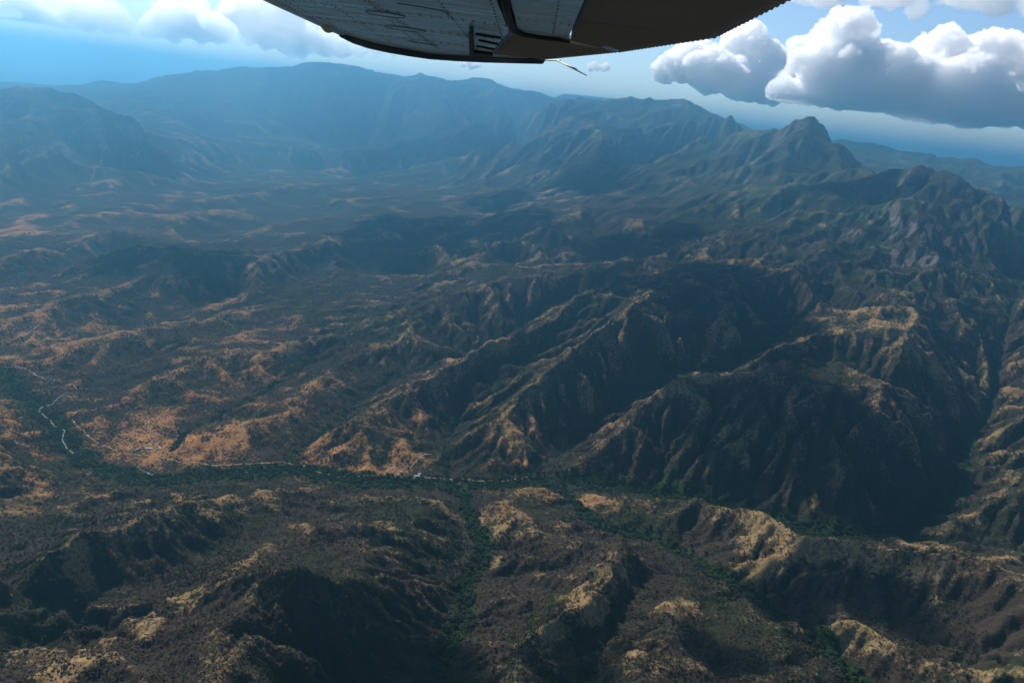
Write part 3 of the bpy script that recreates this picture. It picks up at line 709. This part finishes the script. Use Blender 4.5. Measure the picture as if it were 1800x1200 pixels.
# ---------------------------------------------------------------- clouds
def cloud_mat(name, dens, g):
    mt = bpy.data.materials.new(name); mt.use_nodes = True; nt = mt.node_tree; nt.nodes.remove(nt.nodes['Principled BSDF'])
    v = N(nt, 'ShaderNodeVolumePrincipled'); v.inputs['Color'].default_value = (.9995,.9995,.9995,1); v.inputs['Density'].default_value = dens; v.inputs['Anisotropy'].default_value = g
    nt.links.new(v.outputs[0], nt.nodes['Material Output'].inputs['Volume']); return mt
M_CLOUD = cloud_mat('cumulus_vapour', .019, .6); M_THIN = cloud_mat('thin_cloud_vapour', .0042, .72)
def cloud(name, puffs, voxel, base, label, seed, disp=1., levels=3, group=None, mat=None):
    """puffs: (x, y, z, r); smaller puffs bud from each, the base is flat"""
    rg = np.random.default_rng(seed); allp = []
    cur = [np.array(p, float) for p in puffs]; allp += cur
    for lv in range(levels):
        nxt = []
        for p in cur:
            for k in range((10, 8, 6)[lv]):
                d = rg.normal(0, 1, 3); d[2] = abs(d[2])*.9-.25; d /= np.linalg.norm(d)
                r_ = p[3]*rg.uniform(.28, .5); nxt.append(np.array([*(p[:3]+d*p[3]*rg.uniform(.75, .98)), r_]))
        allp += nxt; cur = [q for q in nxt if q[3] > voxel*2.5]
    V = []; Fc = []; o = 0
    for p in allp:
        if p[2]+p[3] < base+voxel: continue
        v = (IV2 if p[3] > voxel*6 else IV1)*p[3]+p[:3]; v[:, 2] = np.maximum(v[:, 2], base+gnoise(v[:, 0]/1100, v[:, 1]/1100, seed)*60+gnoise(v[:, 0]/330, v[:, 1]/330, seed+3)*30+(p[3]*.05))
        V.append(v); Fc.append((IF2 if p[3] > voxel*6 else IF1)+o); o += len(v)
    V = np.concatenate(V); c = V.mean(0); c[2] = base
    me = np_mesh(name, V-c, np.concatenate(Fc)); me.materials.append(mat or M_CLOUD)
    ob = link(bpy.data.objects.new(name, me)); ob.location = c; tag(ob, label, 'cloud', group)
    r_ = ob.modifiers.new('join', 'REMESH'); r_.mode = 'VOXEL'; r_.voxel_size = voxel; r_.use_smooth_shade = True
    for sc_, st in ((voxel*10, voxel*5.), (voxel*4, voxel*4.), (voxel*1.8, voxel*2.)):
        tx = bpy.data.textures.new(name+'_billow', 'CLOUDS'); tx.noise_scale = sc_; tx.noise_depth = 3
        d = ob.modifiers.new('billow', 'DISPLACE'); d.texture = tx; d.texture_coords = 'LOCAL'; d.strength = st*disp; d.mid_level = .5
    return ob
BOX_TOP = float(fz[fd < 40000].max())+25
CB = BOX_TOP+135
def puff(px, py, rpx, d):
    r = ray(px, py); k = d/math.hypot(r[0], r[1]); return (r[0]*k, r[1]*k, H+r[2]*k, rpx*d/F)
def PF(d, lst, seed):
    rg = random.Random(seed); return [puff(x, y, r, d*rg.uniform(.95, 1.05)) for x, y, r in lst]
cloud('cumulus_cloud', PF(15000, [(1470,120,62),(1475,78,36),(1435,108,45),(1510,112,45),(1545,150,60),(1480,165,60),(1585,135,42),(1520,195,40),(1430,180,42),(1390,180,36)], 1), 22, CB, 'tallest bright white cumulus tower to the right of the pointed peak', 1)
cloud('cumulus_cloud', PF(17500, [(1300,85,36),(1345,110,36),(1250,125,40),(1205,115,30),(1170,122,24),(1305,145,40),(1355,150,36),(1400,150,30),(1230,90,22)], 2), 22, CB, 'greyer cumulus behind the wing edge, left of the bright tower', 2)
cloud('cumulus_cloud', PF(16500, [(1662,78,28),(1668,62,16),(1720,105,38),(1765,100,36),(1620,115,34),(1700,160,60),(1640,175,56),(1785,155,55),(1750,195,52),(1690,205,40),(1620,210,36),(1860,175,70),(1850,105,52),(1920,200,70)], 3), 22, CB, 'broad cumulus bank with a flat grey base at the right edge', 3)
cloud('cumulus_cloud', PF(24000, [(1038,119,7),(1050,118,9),(1064,119,7)], 4), 30, CB, 'tiny detached white cloud beside the wing wick', 4, levels=1)
cloud('cumulus_cloud', PF(24000, [(-70,28,36),(-30,22,34),(5,26,31),(30,12,31),(60,28,28),(85,36,21),(20,42,20),(-40,46,22)], 5), 45, CB+20, 'hazy white cloud cut off by the left edge of the view', 5, mat=M_THIN)
cloud('cumulus_cloud', PF(25500, [(110,20,25),(135,30,28),(165,18,28),(190,34,24),(215,40,17),(150,44,20)], 15), 45, CB+20, 'second hazy white cloud from the left edge', 15, mat=M_THIN)
cloud('cumulus_cloud', PF(27500, [(262,48,18),(290,38,27),(322,30,31),(350,46,28),(380,50,24),(305,54,18),(400,60,17)], 6), 45, CB+20, 'bright heaped cloud midway between left edge and wing', 6, mat=M_THIN)
cloud('cumulus_cloud', PF(30000, [(418,24,31),(450,34,36),(490,28,39),(470,60,25),(505,66,28),(440,58,20)], 16), 45, CB+20, 'tall grey flanked cloud just left of the wing', 16, mat=M_THIN)
cloud('cumulus_cloud', PF(31000, [(540,66,28),(570,76,23),(600,82,20),(632,86,15),(660,89,13),(690,92,10),(530,90,14),(512,94,11)], 7), 45, CB+20, 'long low white cloud behind the wing leading edge', 7, mat=M_THIN)
cloud('cumulus_cloud', PF(21000, [(1400,12,22),(1470,16,16),(1540,8,24),(1610,14,18),(1690,4,26),(1760,10,20),(1830,2,28),(1580,-12,30),(1740,-18,30),(1450,-14,26)], 9), 45, CB+2400, 'thin flat cloud sheet along the top right edge', 9, levels=2, mat=M_THIN)
cloud('cumulus_cloud', PF(30000, [(815,114,7),(828,113,9),(838,114,6)], 8), 45, CB, 'tiny white cloud sitting on the far range below the wing', 8, levels=1)
# clouds overhead, above the frame, whose shadows darken the hills; some are added for shade alone
def over(name, gx, gy, r, z, label, seed):
    k = z/SUN_DIR.z; x, y = gx+SUN_DIR.x*k, gy+SUN_DIR.y*k; rg = random.Random(seed)
    ps = [(x+rg.uniform(-.7,.7)*r[0], y+rg.uniform(-.7,.7)*r[1], z+rg.uniform(0,.2)*min(r), rg.uniform(.38,.6)*min(r)) for _ in range(9)]
    return cloud(name, ps, min(r)/14, z-80, label, seed, levels=1, group='clouds overhead')

# ---------------------------------------------------------------- the wing above the camera
def paint_mat():
    mt, nt, p = newmat('weathered_wing_paint')
    tc = N(nt, 'ShaderNodeTexCoord'); mp = N(nt, 'ShaderNodeMapping'); nt.links.new(tc.outputs['Object'], mp.inputs[0]); mp.inputs['Scale'].default_value = (1.2, 14, 1)
    n1 = N(nt, 'ShaderNodeTexNoise', inp={'Scale': 1.6, 'Detail': 7, 'Roughness': .65}); nt.links.new(mp.outputs[0], n1.inputs['Vector'])
    n2 = N(nt, 'ShaderNodeTexNoise', inp={'Scale': 3.5, 'Detail': 6}); nt.links.new(tc.outputs['Object'], n2.inputs['Vector'])
    c = mixc(nt, n2.outputs[0], (.52,.70,.82), (.66,.84,.95)); c = mixc(nt, ramp01(nt, n1.outputs[0], .56, .95), c, (.16,.20,.22))
    nt.links.new(c, p.inputs['Base Color']); nt.links.new(mathn(nt, 'MULTIPLY', n1.outputs[0], .6), p.inputs['Roughness']); return mt
M_PAINT = paint_mat(); M_DARK = plain_mat('dark_gap_and_fittings', (.018,.018,.02), .6, .2, 6)
M_KHAKI = plain_mat('khaki_wing_paint', (.30,.268,.22), .45, .18, 3); M_NAVY = plain_mat('navy_tip_shade', (.05,.075,.11), .3, .15, 4)  # navy puts the shade on the drooped tip into its colour
M_LENS = plain_mat('cloudy_lamp_lens', (.75,.72,.55), .25, .05, 8); M_ROD = plain_mat('straw_rod', (.34,.27,.12), .5, .1, 8); M_RIVET = plain_mat('grimy_rivet', (.16,.20,.23), .6, .2, 9)
wing = tag(empty('aircraft_wing', (0, 0, H)), 'underside of a light aircraft wing, white panels with khaki flap, at the top', 'wing')
ZW = .35
def W2(px, py, z=ZW):
    r = ray(px, py); t = z/r[2]; return (r[0]*t, r[1]*t)
def W3(px, py, z=ZW): return (*W2(px, py, z), z)
def le(y): return -1.375-.066*(y-4.13)
thick = lambda x, y: ZW+.02+.15*math.sqrt(max(0., min(1., (x-le(y))/.45)))*max(.15, 1-max(0, (x+.6))/1.4)
# main skin, made of panels with recessed seams between them
ys = [.8, 1.9, 3.0, 3.95, 4.85, 5.75, 6.65]
def tipx(y): return -.02 if y < 6.69 else -.02-(y-6.69)*.98
def skin(x0, x1, y0, y1, z=ZW):
    b = MB(); nx, ny = 8, 4
    v = [((lambda yy, u: (x0(yy)+(x1(yy)-x0(yy))*u, yy))(y0+(y1-y0)*j/ny, i/nx)) for j in range(ny+1) for i in range(nx+1)]
    f = [(j*(nx+1)+i, j*(nx+1)+i+1, (j+1)*(nx+1)+i+1, (j+1)*(nx+1)+i) for j in range(ny) for i in range(nx)]
    n = len(v)
    b.v = [(x, y, z+.004*math.sin(x*9+y*5)*math.sin(y*7)) for x, y in v]+[(x, y, thick(x, y)) for x, y in v]
    b.f = [q[::-1] for q in f]+[tuple(k+n for k in q) for q in f]
    e = [j*(nx+1) for j in range(ny+1)], [j*(nx+1)+nx for j in range(ny+1)], list(range(nx+1)), [ny*(nx+1)+i for i in range(nx+1)]
    b.f += [(a, c, c+n, a+n) for L_ in e for a, c in zip(L_[:-1], L_[1:])]
    return b
rear = lambda y: -.20 if y < 4.28 else -.20-(y-4.28)*.105
mid = lambda y: -.78-.02*(y-4)
for y0, y1 in zip(ys[:-1], ys[1:]):
    skin(le, lambda y: mid(y)-.003, y0+.003, y1-.003).build('skin_panel', M_PAINT, wing)
    skin(lambda y: mid(y)+.003, rear, y0+.003, y1-.003, ZW+.001).build('skin_panel', M_PAINT, wing)
skin(lambda y: -.150, lambda y: .10, .8, 4.30, ZW+.002).build('trailing_panel', M_PAINT, wing)
skin(lambda y: -.199, lambda y: -.151, .8, 4.26, ZW+.03).build('flap_gap_shade', M_DARK, wing)  # dark sheet colours in the shade of the gap
# dark tube colouring in the gap's shade along the end of the flap bay
b = MB(); pts = [W3(884,-30,ZW-.006),W3(890,15,ZW-.006),W3(896,38,ZW-.006),W3(903,52,ZW-.006),W3(918,59,ZW-.006),W3(950,65,ZW-.006),W3(1002,72,ZW-.006)]
b.tube(pts, [.018,.017,.017,.018,.017,.014,.012], 8).build('gap_shade_tube', M_DARK, wing, True)
# nose of the leading edge
nose = MB(); nose.tube([(le(y)+.012, y, ZW+.035) for y in np.linspace(.8, 6.7, 24)], .045, 12); nose.build('leading_edge', M_PAINT, wing, True)
nose = MB(); nose.tube([(le(y)-.004, y, ZW+.012) for y in np.linspace(.8, 6.4, 24)], .022, 10); nose.build('leading_edge_strip', M_NAVY, wing, True)
# drooped wing tip
tip_px = [(600,63),(622,71),(650,79),(685,86),(720,92),(755,97.5),(800,101.5),(850,104.5),(905,106.5),(952,107.5)]
tube = MB(); tube.tube([W3(x, y-2, ZW-.004) for x, y in tip_px], [.02,.034,.042,.046,.046,.044,.040,.036,.032,.030], 14); tube.build('wing_tip', M_NAVY, wing, True)
tp = [W2(x, y-4, ZW+.003) for x, y in tip_px]
MB().prism([(le(6.62)+.02, 6.62)]+tp[1:]+[W2(868,93,ZW+.003), (rear(6.62), 6.62)], ZW+.003, ZW+.05).build('tip_skin', M_PAINT, wing)
# corrugated control surfaces
def corrugated(name, quad, n, depth, taper):
    """quad: inner front, inner rear, outer rear, outer front in plan"""
    b = MB(); m_ = n*4; a, c, d, e = [Vector((*q, 0)) for q in quad]; nx = 6
    for s, off in ((0, 0), (1, 1)):
        for j in range(m_+1):
            p, q = a.lerp(e, j/m_), c.lerp(d, j/m_)
            w = (0, .6, 1, .6)[j % 4]*depth
            for i in range(nx+1):
                u = i/nx; k = p.lerp(q, u); b.v.append((k.x, k.y+.3*w*(u == 1), ZW-w+.004+(0 if not s else .010+taper*(1-u))))
    k0 = (m_+1)*(nx+1); g = lambda j, i: j*(nx+1)+i
    for j in range(m_):
        for i in range(nx): b.f += [(g(j,i), g(j+1,i), g(j+1,i+1), g(j,i+1)), (k0+g(j,i), k0+g(j,i+1), k0+g(j+1,i+1), k0+g(j+1,i))]
        for i in (0, nx): b.f.append((g(j,i), g(j+1,i), k0+g(j+1,i), k0+g(j,i)))
    for j in (0, m_):
        for i in range(nx): b.f.append((g(j,i), g(j,i+1), k0+g(j,i+1), k0+g(j,i)))
    return b.build(name, M_KHAKI, wing, True)
corrugated('aileron', [W2(901,58), W2(1086,91), W2(957,104), W2(868,94)], 26, .011, .05)
corrugated('flap', [(.112, 3.38), (.665, 3.38), (.400, 4.74), (.112, 4.325)], 24, .010, .05)
corrugated('inboard_flap', [(.112, .8), (.575, .8), (.664, 3.374), (.112, 3.374)], 40, .007, .05)
MB().prism([W2(1058,83.5,ZW-.012), W2(1068,83,ZW-.012), W2(1088,91,ZW-.012), W2(1080,91.5,ZW-.012)], ZW-.012, ZW-.002).build('flap_end_tab', M_PAINT, wing)
# light on the leading edge, black bracket, control rods, wick, hatches
v, f = ico(3); v = v*np.array([.045,.16,.045])*np.where(v[:, 1:2] > 0, 1, .7)+np.array([le(5.45)+.02, 5.5, ZW+.004])
MB().add(v, f.tolist()).build('landing_light', M_LENS, wing, True)
MB().prism([W2(825,48), W2(832,47), W2(834,94), W2(826,95)], ZW-.03, ZW-.001).build('hinge_bracket', M_DARK, wing)
MB().prism([W2(834,88), W2(866,92), W2(866,97), W2(834,95)], ZW-.02, ZW-.001).build('hinge_bracket', M_DARK, wing)
for a, c in (((836,60),(880,67)),((842,71),(876,78)),((838,81),(868,87))):
    MB().tube([W3(*a, ZW-.02), W3(*c, ZW-.02)], .007, 6).build('control_rod', M_DARK, wing)
wk = MB(); wk.tube([W3(957,106), W3(985,106.5,ZW-.005)], .005, 6); wk.tube([W3(978,106,ZW-.004), W3(1012,123,ZW-.085), W3(1031,133,ZW-.13)], [.006,.005,.003], 6); wk.tube([W3(992,112,ZW-.03), W3(1014,122,ZW-.082)], .004, 6)
wk.build('static_wick', M_ROD, wing)
def oval(px0, py0, px1, py1, wd):
    a, c = Vector(W3(px0, py0, ZW-.004)), Vector(W3(px1, py1, ZW-.004)); t = (c-a)/2; m_ = (a+c)/2; s = Vector((-t.y, t.x, 0)).normalized()*wd
    ring = [m_+t*math.cos(q)+s*math.sin(q) for q in np.linspace(0, 6.283, 33)]
    MB().tube(ring, .0018, 5).build('hatch_rim', M_RIVET, wing)
    MB().prism([(q.x, q.y) for q in ring[:-1]], ZW-.0035, ZW-.0005).build('inspection_hatch', M_PAINT, wing)
oval(642,21,712,31,.10); oval(680,46,744,57,.12)
b = MB(); b.tube([W3(699,6,ZW-.004), W3(740,12,ZW-.004), W3(778,19,ZW-.004), W3(786,24,ZW-.004), W3(789,32,ZW-.004)], .0025, 5); b.build('access_panel_seam', M_RIVET, wing)
b = MB(); b.tube([W3(716,72,ZW-.004), W3(752,78,ZW-.004), W3(768,80,ZW-.004)], .0025, 5); b.build('access_panel_seam', M_RIVET, wing)
b = MB()
def rivet(x, y, r=.005):
    b.add([(x+r*math.cos(k*1.047), y+r*1.3*math.sin(k*1.047), ZW-.0005) for k in range(6)]+[(x, y, ZW-.006)], [(k, 6, (k+1)%6) for k in range(6)])
for off, st in ((.05,.045),(.10,.06),(.34,.07),(.56,.075)):
    for y in np.arange(2.2, 6.55, st*1.5): rivet(le(y)+off, y)
for x in (-.80,-.76,-.45,-.24):
    for y in np.arange(2.2, 6.4, .11): rivet(x-.02*(y-4), y)
for y in ys[2:]:
    for x in np.arange(le(y)+.06, rear(y), .05): rivet(x, y-.03); rivet(x, y+.03) if y < 6 else None
for x in (0.02,):
    for y in np.arange(2.2, 4.2, .1): rivet(x, y)
for x in np.arange(-.13, .09, .035): rivet(x, 3.6)
tag(b.build('rivet', M_RIVET, wing), kind='stuff')
SH = [(560,1150,(430,150),'the black slope at the lower left'),(1640,1120,(430,170),'the ridge at the lower right'),(900,1200,(350,120),'the bottom middle foreground'),(1250,1200,(300,110),'the bottom edge right of the middle, added to darken it'),(1730,1050,(260,110),'the far lower right slope, added to darken it'),(330,450,(380,320),'the dark hill on the left plain'),(800,425,(900,520),'the middle ridges'),  # bottom edge and far lower right clouds are added to darken the rim
      (1450,800,(320,260),'the front mountain'),(1300,580,(480,420),'the dark bowl behind the front mountain'),(1010,340,(900,520),'the foothills below the flat topped mountain, added to shade them'),(1230,440,(480,340),'the ridges left of the highest near peak, added to shade them'),(1765,430,(330,300),'the right shoulder of the highest near peak'),(760,275,(1300,700),'the valley before the flat topped mountain'),(200,225,(600,450),'the hills below the far range'),(560,250,(420,420),'the foot of the far range'),(380,235,(380,380),'the gap left of the sun shafts')]  # foothill and near peak ridge clouds are added for broader shade
for i, (px, py, r, what) in enumerate(SH):
    gx_, gy_ = hit(px, py)
    over('overhead_shadow_cloud', gx_, gy_, r, 3600 if i < 8 else 5200, 'cumulus cloud high overhead casting its shadow on '+what, 50+i)

# ---------------------------------------------------------------- haze
hz = bpy.data.materials.new('dusty_blue_air'); hz.use_nodes = True; nt = hz.node_tree; nt.nodes.remove(nt.nodes['Principled BSDF'])
v = N(nt, 'ShaderNodeVolumePrincipled'); v.inputs['Color'].default_value = (.25,.63,.87,1); v.inputs['Density'].default_value = 9.2e-5; v.inputs['Anisotropy'].default_value = .84
nt.links.new(v.outputs[0], nt.nodes['Material Output'].inputs['Volume'])
lo = float(fz.min())-1
b = MB().box((0,0,(lo+BOX_TOP)/2), (162000,162000,BOX_TOP-lo)).build('haze', hz); tag(b, kind='stuff')
print('BOX_TOP', BOX_TOP, 'max near', float(fz[fd<9000].max()), float(fz[(fd<13000)&(fd>9000)].max()), float(fz[fd>13000].max()))
print('script', round(time.time()-T0, 1))
